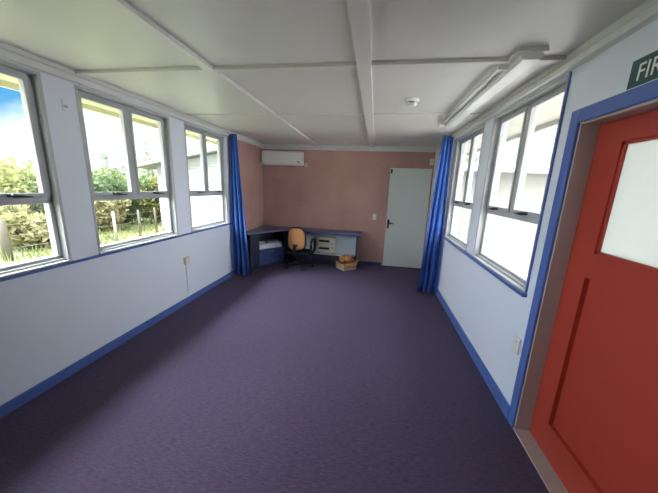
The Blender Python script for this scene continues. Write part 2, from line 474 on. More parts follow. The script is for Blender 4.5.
g = obj('door_glass', B(((LX0 + 0.018, gy0 + 0.004, gz0 + 0.004), (LX0 + 0.024, gy1 - 0.004, gz1 - 0.004))), 'frosted', door)
g['label'] = 'frosted glass pane'
bm = bmesh.new()
bx(bm, (LX0 - 0.006, ly0 + 0.05, 0.95), (LX0, ly0 + 0.09, 1.12))
tube(bm, [(LX0, ly0 + 0.07, 1.04), (LX0 - 0.045, ly0 + 0.07, 1.04), (LX0 - 0.05, ly0 + 0.09, 1.04), (LX0 - 0.05, ly0 + 0.18, 1.04)], 0.009, 10)
obj('door_handle', bm, 'steel', door)

# ------------------------------------------------------------------ grey door in the pink wall
bm = B(((BD0 + 0.006, YB - 0.008, 0.012), (BD1 - 0.006, YB + 0.032, BDZ - 0.008)))
gd = struct('door_2', bm, 'grey_door', 'plain pale grey door at the end of the room', 'door', bevel=0.003)
bm = bmesh.new()
bx(bm, (0.287, YB - 0.014, 0.80), (0.322, YB - 0.008, 0.98))
tube(bm, [(0.304, YB - 0.010, 0.915), (0.304, YB - 0.055, 0.915), (0.32, YB - 0.06, 0.912), (0.40, YB - 0.06, 0.905)], [0.011, 0.010, 0.010, 0.008], 10)
obj('lever_handle', bm, 'black', gd)['label'] = 'dark lever handle on its plate'
bm = bmesh.new()
bx(bm, (0.275, YB - 0.012, 1.88), (0.305, YB - 0.006, 1.965)); tube(bm, [(0.29, YB - 0.01, 1.93), (0.29, YB - 0.05, 1.925), (0.29, YB - 0.055, 1.95)], 0.009, 8)
obj('coat_hook', bm, 'black', gd)
bm = bmesh.new()
bx(bm, (BD0 - 0.026, YB - 0.012, 0), (BD0 + 0.004, YB + TH, BDZ)); bx(bm, (BD1 - 0.004, YB - 0.012, 0), (BD1 + 0.015, YB + TH, BDZ)); bx(bm, (BD0 - 0.026, YB - 0.012, BDZ - 0.004), (BD1 + 0.015, YB + TH, BDZ + 0.022))
struct('trim_17', bm, 'pink', 'narrow pinkish frame around the grey door', 'door frame')
struct('trim_18', B(((BD0, YB + TH, 0), (BD1, YB + TH + 0.02, BDZ))), 'navy_dark', 'closed doorway backing behind the grey door', 'doorway')

# ------------------------------------------------------------------ curtains
def curtain(label, xw, s, ytop, ybot, dtop, dbot, ztop, zbot, folds, seed):
    """gathered curtain: zigzag folds between the wall line xw and xw + s*depth, advancing along y"""
    rnd = random.Random(seed)
    ph = [rnd.uniform(-0.25, 0.25) for _ in range(folds * 2 + 3)]
    bm = bmesh.new()
    NU, NV = folds * 16, 26
    grid = []
    for iv in range(NV + 1):
        v = iv / NV
        z = ztop + (zbot - ztop) * v
        e = v ** 1.15
        ya, yb = ytop[0] + (ybot[0] - ytop[0]) * e, ytop[1] + (ybot[1] - ytop[1]) * e
        d0, d1 = dtop[0] + (dbot[0] - dtop[0]) * e, dtop[1] + (dbot[1] - dtop[1]) * e
        row = []
        for iu in range(NU + 1):
            u = iu / NU
            t = u * folds
            k = t * 2
            i = int(k); f = k - i
            dev = (1 - f) * ph[i] + f * ph[i + 1]
            wv = 0.5 - 0.5 * math.cos(2 * PI * t)
            wv = min(1.0, max(0.0, 0.5 + (wv - 0.5) * (0.75 + dev)))
            sway = 0.012 * math.sin(4 * v + 7 * u + seed) * v
            x = xw + s * (d0 + (d1 - d0) * (u + 0.05 * math.sin(2 * PI * t * 1.0 + 2 * v)) + sway)
            y = ya + (yb - ya) * wv + 0.01 * math.sin(6 * v + 5 * u)
            row.append(bm.verts.new((x, y, z)))
        grid.append(row)
    for iv in range(NV):
        for iu in range(NU):
            f = bm.faces.new((grid[iv][iu], grid[iv][iu + 1], grid[iv + 1][iu + 1], grid[iv + 1][iu])); f.smooth = True
    t = thing('curtain', label, 'curtain', (xw, ytop[0], zbot), group='blue curtains')
    c = obj('curtain_cloth', bm, 'curtain', t)
    md = c.modifiers.new('thick', 'SOLIDIFY'); md.thickness = 0.003
    # gathered heading tape
    bm = bmesh.new()
    bx(bm, (xw + s * dtop[0], ytop[0], ztop - 0.012), (xw + s * (dtop[0] + 0.018), ytop[1], ztop + 0.006))
    obj('heading_rail', bm, 'trim_white', t)
    return t
curtain('long blue curtain gathered beside the left windows next to the desk', XL, 1, (4.24, 4.32), (4.20, 4.31), (0.04, 0.175), (0.03, 0.335), 2.335, 0.03, 3, 3)
curtain('long blue curtain gathered beside the grey door', XR, -1, (4.24, 4.32), (4.20, 4.31), (0.05, 0.20), (0.01, 0.31), 2.335, 0.03, 3, 8)

# ------------------------------------------------------------------ heat pump
hp = thing('heat_pump', 'white air conditioning unit high on the pink wall', 'heat pump', (-1.9, YB, 1.97))
HX0, HX1 = -2.30, -1.475
bm = bmesh.new()
a = [(YB, 2.245), (YB - 0.17, 2.245), (YB - 0.20, 2.225), (YB - 0.205, 2.03), (YB - 0.17, 1.975), (YB, 1.972)]
lo = [bm.verts.new((HX0, y, z)) for y, z in a]; hi = [bm.verts.new((HX1, y, z)) for y, z in a]
bm.faces.new(lo); bm.faces.new(hi[::-1])
for i in range(len(a)):
    j = (i + 1) % len(a); bm.faces.new((lo[j], lo[i], hi[i], hi[j]))
obj('casing', bm, 'plastic_white', hp, bevel=0.012, segs=3)
obj('front_cover', B(((HX0 + 0.02, YB - 0.212, 2.055), (HX1 - 0.02, YB - 0.20, 2.222))), 'plastic_white', hp, bevel=0.004)
obj('louvre', B(((HX0 + 0.05, YB - 0.209, 2.012), (HX1 - 0.09, YB - 0.18, 2.024))), 'plastic_white', hp)
obj('status_display', B(((HX1 - 0.085, YB - 0.213, 2.02), (HX1 - 0.035, YB - 0.203, 2.045))), 'grey_plastic', hp)
obj('pipe_stub', B(((XL + 0.009, YB - 0.16, 1.955), (XL + 0.045, YB - 0.10, 2.02))), 'plastic_white', hp, bevel=0.006)
s = obj('wall_sensor', B(((-1.455, YB - 0.03, 1.955), (-1.395, YB, 2.035))), 'plastic_cream', None, bevel=0.008)
tag(s, 'small cream sensor on the pink wall right of the air conditioner', 'sensor')
s = obj('alarm_sensor', B(((XR - 0.09, YB - 0.07, 2.05), (XR - 0.002, YB - 0.001, 2.17))), 'plastic_cream', None, bevel=0.012)
tag(s, 'small cream sensor in the corner above the grey door', 'sensor')

# ------------------------------------------------------------------ switches and sockets
def plate(name, label, cat, lo, hi, rocker_lo, rocker_hi, mat='plastic_white'):
    t = thing(name, label, cat, lo)
    obj('cover_plate', B((lo, hi)), mat, t, bevel=0.003)
    obj('rocker', B((rocker_lo, rocker_hi)), mat, t, bevel=0.002)
    return t
plate('light_switch', 'white light switch on the pink wall beside the grey door', 'switch', (-0.015, YB - 0.010, 0.955), (0.058, YB, 1.075),
      (0.013, YB - 0.016, 0.995), (0.03, YB - 0.009, 1.035))
plate('power_socket', 'pale socket low on the white wall near the red door', 'socket', (XR - 0.012, 1.905, 0.49), (XR, 1.99, 0.61),
      (XR - 0.017, 1.935, 0.57), (XR - 0.011, 1.955, 0.59), 'trim_white')
t = thing('surface_socket', 'cream socket box with conduit on the left wall', 'socket', (XL, 3.10, 0.08))
obj('socket_box', B(((XL, 3.055, 0.535), (XL + 0.04, 3.145, 0.625))), 'plastic_cream', t, bevel=0.006)
obj('conduit', B(((XL, 3.088, 0.083), (XL + 0.014, 3.112, 0.54))), 'wall', t, bevel=0.002)
h = thing('wall_hook', 'small white hook on the pillar between left windows', 'hook', (XL, 1.89, 2.10))
obj('hook_plate', B(((XL, 1.878, 2.075), (XL + 0.006, 1.902, 2.155))), 'wall', h, bevel=0.002)
bm = bmesh.new(); tube(bm, [(XL + 0.004, 1.89, 2.11), (XL + 0.03, 1.89, 2.10), (XL + 0.036, 1.89, 2.125)], 0.005, 8)
obj('hook_arm', bm, 'trim_white', h)

# ------------------------------------------------------------------ smoke detector
sd = thing('smoke_detector', 'round white smoke detector on the ceiling', 'smoke detector', (0.27, 2.80, ZC))
bm = bmesh.new(); lathe(bm, [(0.0, 0.0), (0.062, 0.0), (0.062, -0.012), (0.056, -0.016), (0.0, -0.016)], (0.27, 2.80, ZC)); obj('mounting_base', bm, 'plastic_white', sd)
bm = bmesh.new(); lathe(bm, [(0.0, -0.016), (0.030, -0.016), (0.030, -0.034), (0.0, -0.034)], (0.27, 2.80, ZC)); obj('vent_ring', bm, 'grey_plastic', sd)
bm = bmesh.new(); lathe(bm, [(0.0, -0.033), (0.044, -0.033), (0.042, -0.046), (0.028, -0.054), (0.0, -0.056)], (0.27, 2.80, ZC)); obj('sensing_cap', bm, 'plastic_white', sd)

# ------------------------------------------------------------------ fluorescent light
fl = thing('fluorescent_light', 'long unlit fluorescent batten light on the ceiling above the right windows', 'ceiling light', (0.78, 2.8, ZC))
FY0, FY1 = 1.86, 3.66
bm = bmesh.new(); profile(bm, [(0.735, ZC), (0.725, ZC - 0.026), (0.885, ZC - 0.026), (0.875, ZC)], FY0, FY1)
obj('housing', bm, 'trim_white', fl, bevel=0.003)
bm = bmesh.new(); profile(bm, [(0.755, ZC - 0.026), (0.75, ZC - 0.046), (0.765, ZC - 0.060), (0.85, ZC - 0.060), (0.868, ZC - 0.046), (0.862, ZC - 0.026)], FY0 + 0.015, FY1 - 0.01)
obj('diffuser', bm, 'diffuser', fl)
bm = bmesh.new(); tube(bm, [(0.70, FY0 + 0.20, ZC - 0.034), (0.70, FY1 + 0.02, ZC - 0.034)], 0.014, 12)
obj('lamp_tube', bm, 'diffuser', fl)
for yy in (FY0 + 0.17, FY1 - 0.0):
    obj('lamp_holder', B(((0.684, yy, ZC - 0.052), (0.755, yy + 0.03, ZC - 0.012))), 'plastic_white', fl, bevel=0.004)

# ------------------------------------------------------------------ fire exit sign
sg = thing('exit_sign', 'dark green fire exit sign above the red door', 'sign', (XR, 1.2, 2.056))
obj('sign_board', B(((XR - 0.006, 0.93, 2.056), (XR, 1.527, 2.168))), 'sign_green', sg)
cu = bpy.data.curves.new('sign_lettering', 'FONT')
cu.body = 'FIRE EXIT'; cu.size = 0.096; cu.extrude = 0.0008; cu.offset = 0.0; cu.space_character = 1.05
cu.materials.append(M['plastic_white'])
font_ob = bpy.data.objects.new('sign_lettering', cu); COL.objects.link(font_ob)
bpy.context.view_layer.update()
letters = bpy.data.meshes.new_from_object(font_ob.evaluated_get(bpy.context.evaluated_depsgraph_get()))
COL.objects.unlink(font_ob); bpy.data.objects.remove(font_ob)
lm = bmesh.new(); lm.from_mesh(letters)
todo = set(lm.verts)
TM = Matrix.Translation(Vector((XR - 0.0072, 1.490, 2.078)) - Vector(sg.location)) @ Matrix(((0, 0, -1, 0), (-0.84, 0, 0, 0), (0, 1, 0, 0), (0, 0, 0, 1)))
islands = []
while todo:
    st = [todo.pop()]; isl = set(st)
    while st:
        for e in st.pop().link_edges:
            for v in e.verts:
                if v in todo: todo.discard(v); isl.add(v); st.append(v)
    islands.append(isl)
islands.sort(key=lambda q: min(v.co.x for v in q))
for isl in islands:                                  # one mesh per letter
    bm = bmesh.new(); mp = {v: bm.verts.new(TM @ v.co) for v in isl}
    for f in lm.faces:
        if f.verts[0] in isl: bm.faces.new([mp[v] for v in f.verts])
    lo_ = obj('letter', bm, 'plastic_white', sg); lo_.location = (0, 0, 0)
lm.free()
struct('trim_19', B(((XR - 0.006, DY0 - 0.07, DZ + 0.073), (XR, DY1 + 0.07, DZ + 0.0785))), 'trim_white', 'thin white bead on top of the blue architrave', 'bead')

# ------------------------------------------------------------------ corner desk
DT = 0.705
P0, P1 = (-2.355, 4.45), (-1.735, 5.30)           # diagonal front edge of the corner
dk = thing('desk', 'dark blue built in corner desk along the pink wall', 'desk', (-1.0, YB, 0))
bm = bmesh.new()
prism(bm, [P0, P1, (-0.22, 5.30), (-0.22, YB - 0.002), (-2.355, YB - 0.002)], DT - 0.035, DT)
obj('worktop', bm, 'desk_top', dk, bevel=0.004)
bm = bmesh.new()
bx(bm, (-1.70, 5.312, DT - 0.055), (-0.30, 5.325, DT - 0.035))
obj('front_rail', bm, 'navy', dk)
obj('end_panel', B(((-0.305, 5.33, 0), (-0.28, YB - 0.004, DT - 0.036))), 'navy', dk, bevel=0.002)
obj('back_panel', B(((-1.60, YB - 0.030, 0.215), (-0.306, YB - 0.018, DT - 0.036))), 'pale_panel', dk)
obj('inner_panel', B(((-0.311, 5.40, 0.215), (-0.306, YB - 0.031, DT - 0.036))), 'pale_panel', dk)
obj('side_board', B(((-2.30, YB - 0.030, 0.075), (-1.602, YB - 0.018, DT - 0.036))), 'navy_dark', dk)
bm = B(((-1.60, 5.46, 0.195), (-0.306, YB - 0.018, 0.214)))
obj('low_shelf', bm, 'pale_panel', dk)
obj('plinth', B(((-1.60, 5.47, 0.0), (-0.306, 5.49, 0.194))), 'navy_dark', dk)

# corner cabinet below the diagonal edge, with an open shelf over a door
dv = Vector((P1[0] - P0[0], P1[1] - P0[1])).normalized()
nv = Vector((dv.y, -dv.x))                         # outward, into the room
def dp(t, d): return (P0[0] + dv.x * t - nv.x * d, P0[1] + dv.y * t - nv.y * d)
def dslab(bm, t0, t1, d0, d1, z0, z1, mi=0):
    prism(bm, [dp(t0, d0), dp(t1, d0), dp(t1, d1), dp(t0, d1)], z0, z1, mi)
cb = thing('corner_cabinet', 'navy cabinet with open shelf under the desk corner', 'cabinet', (-2.1, 5.2, 0))
T0, T1, T2 = 0.30, 0.46, 1.05
bm = bmesh.new()
dslab(bm, T0 - 0.02, T1, 0.03, 0.06, 0.0, DT - 0.037)                 # wide stile
dslab(bm, T1 - 0.02, T1, 0.06, 0.42, 0.0, DT - 0.037)                 # divider
dslab(bm, T2 - 0.02, T2, 0.03, 0.42, 0.0, DT - 0.037)                 # right side
dslab(bm, T1, T2 - 0.02, 0.40, 0.42, 0.0, DT - 0.037)                 # back
dslab(bm, T1, T2 - 0.02, 0.05, 0.40, 0.0, 0.06)                       # bottom
obj('carcass', bm, 'navy_dark', cb)
bm = bmesh.new(); dslab(bm, T1, T2 - 0.02, 0.03, 0.40, 0.325, 0.345); obj('shelf', bm, 'navy', cb)
bm = bmesh.new(); dslab(bm, T1 + 0.004, T2 - 0.024, 0.022, 0.042, 0.05, 0.322)
cd = obj('door', bm, 'navy', cb, bevel=0.003)
bm = bmesh.new(); dslab(bm, T1 + 0.17, T1 + 0.32, 0.005, 0.020, 0.285, 0.297); obj('handle', bm, 'steel', cd)
# paper tray on the open shelf
pt = thing('paper_tray', 'white tray with papers on the open cabinet shelf', 'paper tray', (dp(0.7, 0.15)[0], dp(0.7, 0.15)[1], 0.346))
bm = bmesh.new()
dslab(bm, T1 + 0.03, T2 - 0.05, 0.06, 0.30, 0.346, 0.352); dslab(bm, T1 + 0.03, T2 - 0.05, 0.06, 0.066, 0.352, 0.40)
dslab(bm, T1 + 0.03, T1 + 0.036, 0.066, 0.30, 0.352, 0.45); dslab(bm, T2 - 0.056, T2 - 0.05, 0.066, 0.30, 0.352, 0.45); dslab(bm, T1 + 0.036, T2 - 0.056, 0.294, 0.30, 0.352, 0.45)
obj('tray', bm, 'paper', pt)
bm = bmesh.new(); dslab(bm, T1 + 0.05, T2 - 0.09, 0.08, 0.28, 0.353, 0.43); obj('paper_stack', bm, 'paper', pt)
bm = bmesh.new(); dslab(bm, T1 + 0.24, T2 - 0.12, 0.10, 0.24, 0.431, 0.475)
obj('folder', bm, 'grey_plastic', pt, bevel=0.004)['label'] = 'grey folder lying on the papers'

# ------------------------------------------------------------------ office chair (back turned to the room, tucked at the desk)
oc = thing('office_chair', 'tan and black swivel chair tucked in at the desk', 'chair', (-1.40, 5.10, 0.0), 0.0, local=True)
def shell(w, h, t, zc, y, bend=0.04, nx=14, nz=14, power=3.2):
    """upright rounded pad, superellipse outline, curved about the sitter's back"""
    bm = bmesh.new()
    fr, bk = [], []
    outline = []
    for k in range(40):
        a = 2 * PI * k / 40
        c, s_ = math.cos(a), math.sin(a)
        outline.append((w / 2 * math.copysign(abs(c) ** (2 / power), c), h / 2 * math.copysign(abs(s_) ** (2 / power), s_)))
    rings = []
    for (sc, dy) in ((0.0, -t / 2), (0.5, -t / 2), (0.86, -t * 0.42), (1.0, 0.0), (0.86, t * 0.42), (0.5, t / 2), (0.0, t / 2)):
        if sc == 0.0:
            rings.append([bm.verts.new((0, y + dy, zc))]); continue
        rr = []
        for px, pz in outline:
            px, pz = px * sc, pz * sc
            wz = px * (1 - 0.13 * (pz / h + 0.5))                      # narrows slightly towards the top
            rr.append(bm.verts.new((wz, y + dy - bend * (1 - (2 * px / w) ** 2) + bend, zc + pz)))
        rings.append(rr)
    for a, b in zip(rings, rings[1:]):
        for k in range(40):
            l = (k + 1) % 40
            q = []
            for v in (a[k % len(a)], a[l % len(a)], b[l % len(b)], b[k % len(b)]):
                if v not in q: q.append(v)
            f = bm.faces.new(q); f.smooth = True
    return bm
back = obj('backrest', shell(0.36, 0.42, 0.045, 0.590, -0.165), 'tan', oc)
back['label'] = 'tan upholstered backrest'
obj('edge_band', shell(0.405, 0.465, 0.035, 0.587, -0.135), 'black', back)
bm = bmesh.new(); bx(bm, (-0.05, -0.215, 0.455), (0.06, -0.195, 0.495)); bx(bm, (-0.03, -0.225, 0.29), (0.03, -0.205, 0.47))
obj('back_bracket', bm, 'black', back, bevel=0.005)
bm = bmesh.new()
bx(bm, (-0.215, -0.17, 0.275), (0.215, 0.22, 0.335))
obj('seat', bm, 'black_fabric', oc, bevel=0.028, segs=4)
bm = bmesh.new(); tube(bm, [(0, 0.0, 0.09), (0, 0.0, 0.27)], 0.026, 14); bx(bm, (-0.03, -0.21, 0.262), (0.03, 0.1, 0.276)); obj('gas_column', bm, 'black', oc)
bm = bmesh.new()
for k in range(5):
    a = 2 * PI * k / 5 + 0.3
    tube(bm, [(0.02 * math.cos(a), 0.02 * math.sin(a), 0.105), (0.15 * math.cos(a), 0.15 * math.sin(a), 0.09), (0.27 * math.cos(a), 0.27 * math.sin(a), 0.068)], [0.022, 0.019, 0.014], 10)
obj('star_base', bm, 'black', oc)
for k in range(5):
    a = 2 * PI * k / 5 + 0.3
    cx, cy = 0.27 * math.cos(a), 0.27 * math.sin(a)
    bm = bmesh.new(); tx_, ty_ = -math.sin(a), math.cos(a)
    tube(bm, [(cx - tx_ * 0.022, cy - ty_ * 0.022, 0.027), (cx + tx_ * 0.022, cy + ty_ * 0.022, 0.027)], 0.027, 14)
    tube(bm, [(cx, cy, 0.03), (cx, cy, 0.07)], 0.007, 8)
    obj('castor', bm, 'black', oc)
bm = bmesh.new()
pts = [(0.20, 0.02, 0.29), (0.275, 0.02, 0.31)] + [(0.285, 0.02 + 0.11 * math.sin(2 * PI * k / 14) , 0.45 - 0.13 * math.cos(2 * PI * k / 14)) for k in range(15)]
tube(bm, pts, 0.027, 10)
obj('armrest', bm, 'black', oc)
oc.rotation_euler.z = -0.12

# ------------------------------------------------------------------ heater on the low shelf, box on the floor
ht = thing('portable_heater', 'cream boxy device with two long black slots under the desk', 'heater', (-0.93, 5.53, 0.215))
obj('casing', B(((-1.105, 5.50, 0.225), (-0.735, 5.60, 0.555))), 'plastic_cream', ht, bevel=0.012, segs=3)
for z in (0.30, 0.455):
    obj('slot', B(((-1.08, 5.492, z), (-0.86, 5.502, z + 0.045))), 'black', ht, bevel=0.003)
obj('control_strip', B(((-0.83, 5.494, 0.27), (-0.765, 5.502, 0.51))), 'paper', ht, bevel=0.003)
for z in (0.345, 0.425):
    bm = bmesh.new(); tube(bm, [(-0.797, 5.495, z), (-0.797, 5.48, z)], 0.016, 14); obj('knob', bm, 'grey_plastic', ht)
for x in (-1.07, -0.77):
    obj('foot', B(((x - 0.02, 5.505, 0.2145), (x + 0.02, 5.595, 0.226))), 'black', ht)

bx_root = thing('cardboard_box', 'open brown cardboard box on the floor by the desk end', 'box', (-0.47, 5.25, 0.0), 0.72, local=True)
W_, H_ = 0.145, 0.14
bm = bmesh.new()
bx(bm, (-W_, -W_, 0), (W_, W_, 0.004)); bx(bm, (-W_, -W_, 0.004), (-W_ + 0.004, W_, H_)); bx(bm, (W_ - 0.004, -W_, 0.004), (W_, W_, H_))
bx(bm, (-W_ + 0.004, -W_, 0.004), (W_ - 0.004, -W_ + 0.004, H_)); bx(bm, (-W_ + 0.004, W_ - 0.004, 0.004), (W_ - 0.004, W_, H_))
obj('box_body', bm, 'card_pale', bx_root)
for k in range(4):
    bm = bmesh.new()
    rot = Matrix.Rotation(k * PI / 2, 4, 'Z')
    out, up = (0.075, 0.075) if k in (1, 3) else (0.06, 0.02)
    v = [rot @ Vector(p) for p in ((-W_, -W_, H_), (W_, -W_, H_), (W_ - 0.01, -W_ - out, H_ + up - 0.045), (-W_ + 0.01, -W_ - out, H_ + up - 0.045))]
    vs = [bm.verts.new(p) for p in v]; bm.faces.new(vs)
    f_ = obj('flap', bm, 'card', bx_root); md = f_.modifiers.new('thick', 'SOLIDIFY'); md.thickness = 0.004
# a crumpled brown paper wad filling the box
bm = bmesh.new(); bmesh.ops.create_icosphere(bm, subdivisions=4, radius=0.135)
for v in bm.verts:
    v.co *= 1 + 0.25 * noise.noise(v.co * 22) + 0.12 * noise.noise(v.co * 50)
    v.co.z *= 0.66
wad = thing('packing_paper', 'crumpled orange brown paper heaped inside the cardboard box', 'packing paper', (-0.47, 5.25, 0.10), local=True)
w = obj('paper_wad', bm, 'card', wad); w.location = (0, 0, 0.09)

# ------------------------------------------------------------------ outside: ground, eaves, buildings
struct('ground', B(((-60, -40, GZ - 0.2), (XL - 0.9, 60, GZ))), 'field', 'rough dry pasture outside the left windows', 'ground')
struct('yard_ground', B(((XL - 0.9, -40, GZ - 0.2), (40, 60, GZ))), 'concrete', 'pale paved yard outside the right windows', 'yard')
struct('exterior_base', B(((XL - TH, YN - TH, GZ), (XR + TH, YB + TH, -0.12))), 'cream_wall', 'cream base boards below the floor outside', 'base boards')
bm = bmesh.new()
bx(bm, (XL - TH - 0.55, YN - 0.6, 2.335), (XL - TH, YB + 0.6, 2.35)); bx(bm, (XL - TH - 0.58, YN - 0.6, 2.285), (XL - TH - 0.55, YB + 0.6, 2.50))
struct('roof_soffit', bm, 'soffit', 'cream eave soffit outside the left windows', 'eave')
bm = bmesh.new()
bx(bm, (XR + TH, YN - 0.6, 2.335), (XR + TH + 0.55, YB + 0.6, 2.35)); bx(bm, (XR + TH + 0.55, YN - 0.6, 2.285), (XR + TH + 0.58, YB + 0.6, 2.50))
struct('roof_soffit.001', bm, 'soffit_grey', 'pale grey eave soffit outside the right windows', 'eave')
bm = bmesh.new()
x0, x1, xm = XL - TH - 0.58, XR + TH + 0.58, 0.5 * (XL + XR)
for (a, za, b, zb) in ((x0, 2.50, xm, 3.0), (xm, 3.0, x1, 2.50)):
    v = [bm.verts.new(p) for p in ((a, YN - 0.6, za), (b, YN - 0.6, zb), (b, YB + 0.6, zb), (a, YB + 0.6, za), (a, YN - 0.6, za + 0.04), (b, YN - 0.6, zb + 0.04), (b, YB + 0.6, zb + 0.04), (a, YB + 0.6, za + 0.04))]
    for f in ((0, 3, 2, 1), (4, 5, 6, 7), (0, 1, 5, 4), (1, 2, 6, 5), (2, 3, 7, 6), (3, 0, 4, 7)): bm.faces.new([v[i] for i in f])
struct('roof', bm, 'roof_metal', 'pale metal roof over the room', 'roof')

def weatherboards(bm, x0, x1, y, z0, ztop, pitch=0.16):
    """lapped boards facing -y; ztop(x) is the top line"""
    z = z0
    while z < max(ztop(x0), ztop(x1)):
        zt0, zt1 = min(z + pitch, ztop(x0)), min(z + pitch, ztop(x1))
        b0, b1 = min(z, ztop(x0)), min(z, ztop(x1))
        v = [bm.verts.new(p) for p in ((x0, y - 0.022, b0), (x1, y - 0.022, b1), (x1, y, zt1), (x0, y, zt0),
                                       (x0, y + 0.1, b0), (x1, y + 0.1, b1), (x1, y + 0.1, zt1), (x0, y + 0.1, zt0))]
        for f in ((0, 1, 2, 3), (4, 7, 6, 5), (0, 4, 5, 1), (3, 2, 6, 7), (0, 3, 7, 4), (1, 5, 6, 2)):
            try: bm.faces.new([v[i] for i in f])
            except ValueError: pass
        z += pitch
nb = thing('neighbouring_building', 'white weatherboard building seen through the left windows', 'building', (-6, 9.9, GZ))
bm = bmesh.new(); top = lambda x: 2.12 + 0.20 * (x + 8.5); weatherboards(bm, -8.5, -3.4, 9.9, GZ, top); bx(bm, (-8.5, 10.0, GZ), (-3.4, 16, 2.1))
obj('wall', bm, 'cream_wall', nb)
bm = bmesh.new()
v = [bm.verts.new(p) for p in ((-9.3, 9.55, 2.0), (-3.2, 9.55, 3.22), (-3.2, 16.2, 3.22), (-9.3, 16.2, 2.0), (-9.3, 9.55, 2.09), (-3.2, 9.55, 3.31), (-3.2, 16.2, 3.31), (-9.3, 16.2, 2.09))]
for f in ((0, 3, 2, 1), (4, 5, 6, 7), (0, 1, 5, 4), (1, 2, 6, 5), (2, 3, 7, 6), (3, 0, 4, 7)): bm.faces.new([v[i] for i in f])
obj('roof', bm, 'roof_metal', nb)
wf = obj('window', B(((-5.85, 9.86, 1.25), (-5.35, 9.90, 1.75))), 'trim_white', nb)
obj('pane', B(((-5.81, 9.85, 1.29), (-5.39, 9.861, 1.71))), 'grey_plastic', wf)

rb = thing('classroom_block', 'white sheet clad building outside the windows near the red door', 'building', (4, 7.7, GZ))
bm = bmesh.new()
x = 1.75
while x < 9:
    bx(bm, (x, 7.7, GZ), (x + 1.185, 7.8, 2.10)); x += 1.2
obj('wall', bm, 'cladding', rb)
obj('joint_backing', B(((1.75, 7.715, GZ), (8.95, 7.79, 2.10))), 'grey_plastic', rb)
bm = bmesh.new()
v = [bm.verts.new(p) for p in ((1.5, 7.45, 2.10), (9.2, 7.45, 2.10), (9.2, 13.2, 2.75), (1.5, 13.2, 2.75), (1.5, 7.45, 2.16), (9.2, 7.45, 2.16), (9.2, 13.2, 2.81), (1.5, 13.2, 2.81))]
for f in ((0, 3, 2, 1), (4, 5, 6, 7), (0, 1, 5, 4), (1, 2, 6, 5), (2, 3, 7, 6), (3, 0, 4, 7)): bm.faces.new([v[i] for i in f])
obj('roof', bm, 'roof_metal', rb)
bm = bmesh.new(); tube(bm, [(1.5, 7.40, 2.11), (9.2, 7.40, 2.11)], 0.055, 10); obj('gutter', bm, 'grey_plastic', rb)

# ------------------------------------------------------------------ outside: plants and fence
def crown_mesh(blobs, n, size, seed, upright=False):
    """leaves scattered through ellipsoid blobs (cx, cy, cz, rx, ry, rz)"""
    rnd = random.Random(seed)
    bm = bmesh.new()
    vol = [b[3] * b[4] * b[5] for b in blobs]
    for b, vv in zip(blobs, vol):
        for _ in range(max(8, int(n * vv / sum(vol)))):
            while True:
                p = Vector((rnd.uniform(-1, 1), rnd.uniform(-1, 1), rnd.uniform(-1, 1)))
                if 0.25 < p.length < 1: break
            p = p.normalized() * (p.length ** 0.5)
            c = Vector((b[0] + p.x * b[3], b[1] + p.y * b[4], b[2] + p.z * b[5]))
            u = Vector((rnd.gauss(0, 1), rnd.gauss(0, 1), rnd.gauss(0.9 if upright else 0, 1))).normalized()
            w = u.cross(Vector((rnd.gauss(0, 1), rnd.gauss(0, 1), rnd.gauss(0, 1)))).normalized()
            s_ = size * rnd.uniform(0.6, 1.3)
            vs = [bm.verts.new(q) for q in (c - u * s_, c + w * s_ * 0.45, c + u * s_, c - w * s_ * 0.45)]
            bm.faces.new(vs)
    return bm
def plant(name, label, cat, x, y, h, r, mat, seed, n=1500, size=0.12, stem_h=0.4, tall=False, group=None):
    rnd = random.Random(seed)
    t = thing(name, label, cat, (x, y, GZ), group=group)
    blobs = []
    if tall:
        k = 7
        for i in range(k):
            f = i / (k - 1)
            blobs.append((x + rnd.uniform(-.12, .12) * r, y + rnd.uniform(-.12, .12) * r, GZ + h * (0.2 + 0.76 * f), r * (1 - 0.7 * f), r * (1 - 0.7 * f), h * 0.13))
    else:
        blobs.append((x, y, GZ + h * 0.48, r * 0.8, r * 0.8, h * 0.40))
        for i in range(7):
            a = rnd.uniform(0, 2 * PI); d = r * rnd.uniform(0.3, 0.75); rr = r * rnd.uniform(0.3, 0.5)
            blobs.append((x + d * math.cos(a), y + d * math.sin(a), GZ + h * rnd.uniform(0.3, 0.8), rr, rr, h * rnd.uniform(0.15, 0.22)))
    obj('foliage', crown_mesh(blobs, n, size, seed, tall), mat, t)
    bm = bmesh.new()
    tube(bm, [(x, y, GZ - 0.02), (x + 0.04, y, GZ + h * 0.3), (x, y + 0.03, GZ + h * (0.85 if tall else 0.6))], [0.04 + 0.02 * h, 0.03 + 0.012 * h, 0.012], 8)
    for i in range(4):
        a = rnd.uniform(0, 2 * PI); z = GZ + h * rnd.uniform(0.2, 0.45)
        tube(bm, [(x, y, z), (x + 0.5 * r * math.cos(a), y + 0.5 * r * math.sin(a), z + h * 0.22)], [0.03, 0.01], 6)
    obj('stem', bm, 'bark', t)
    return t
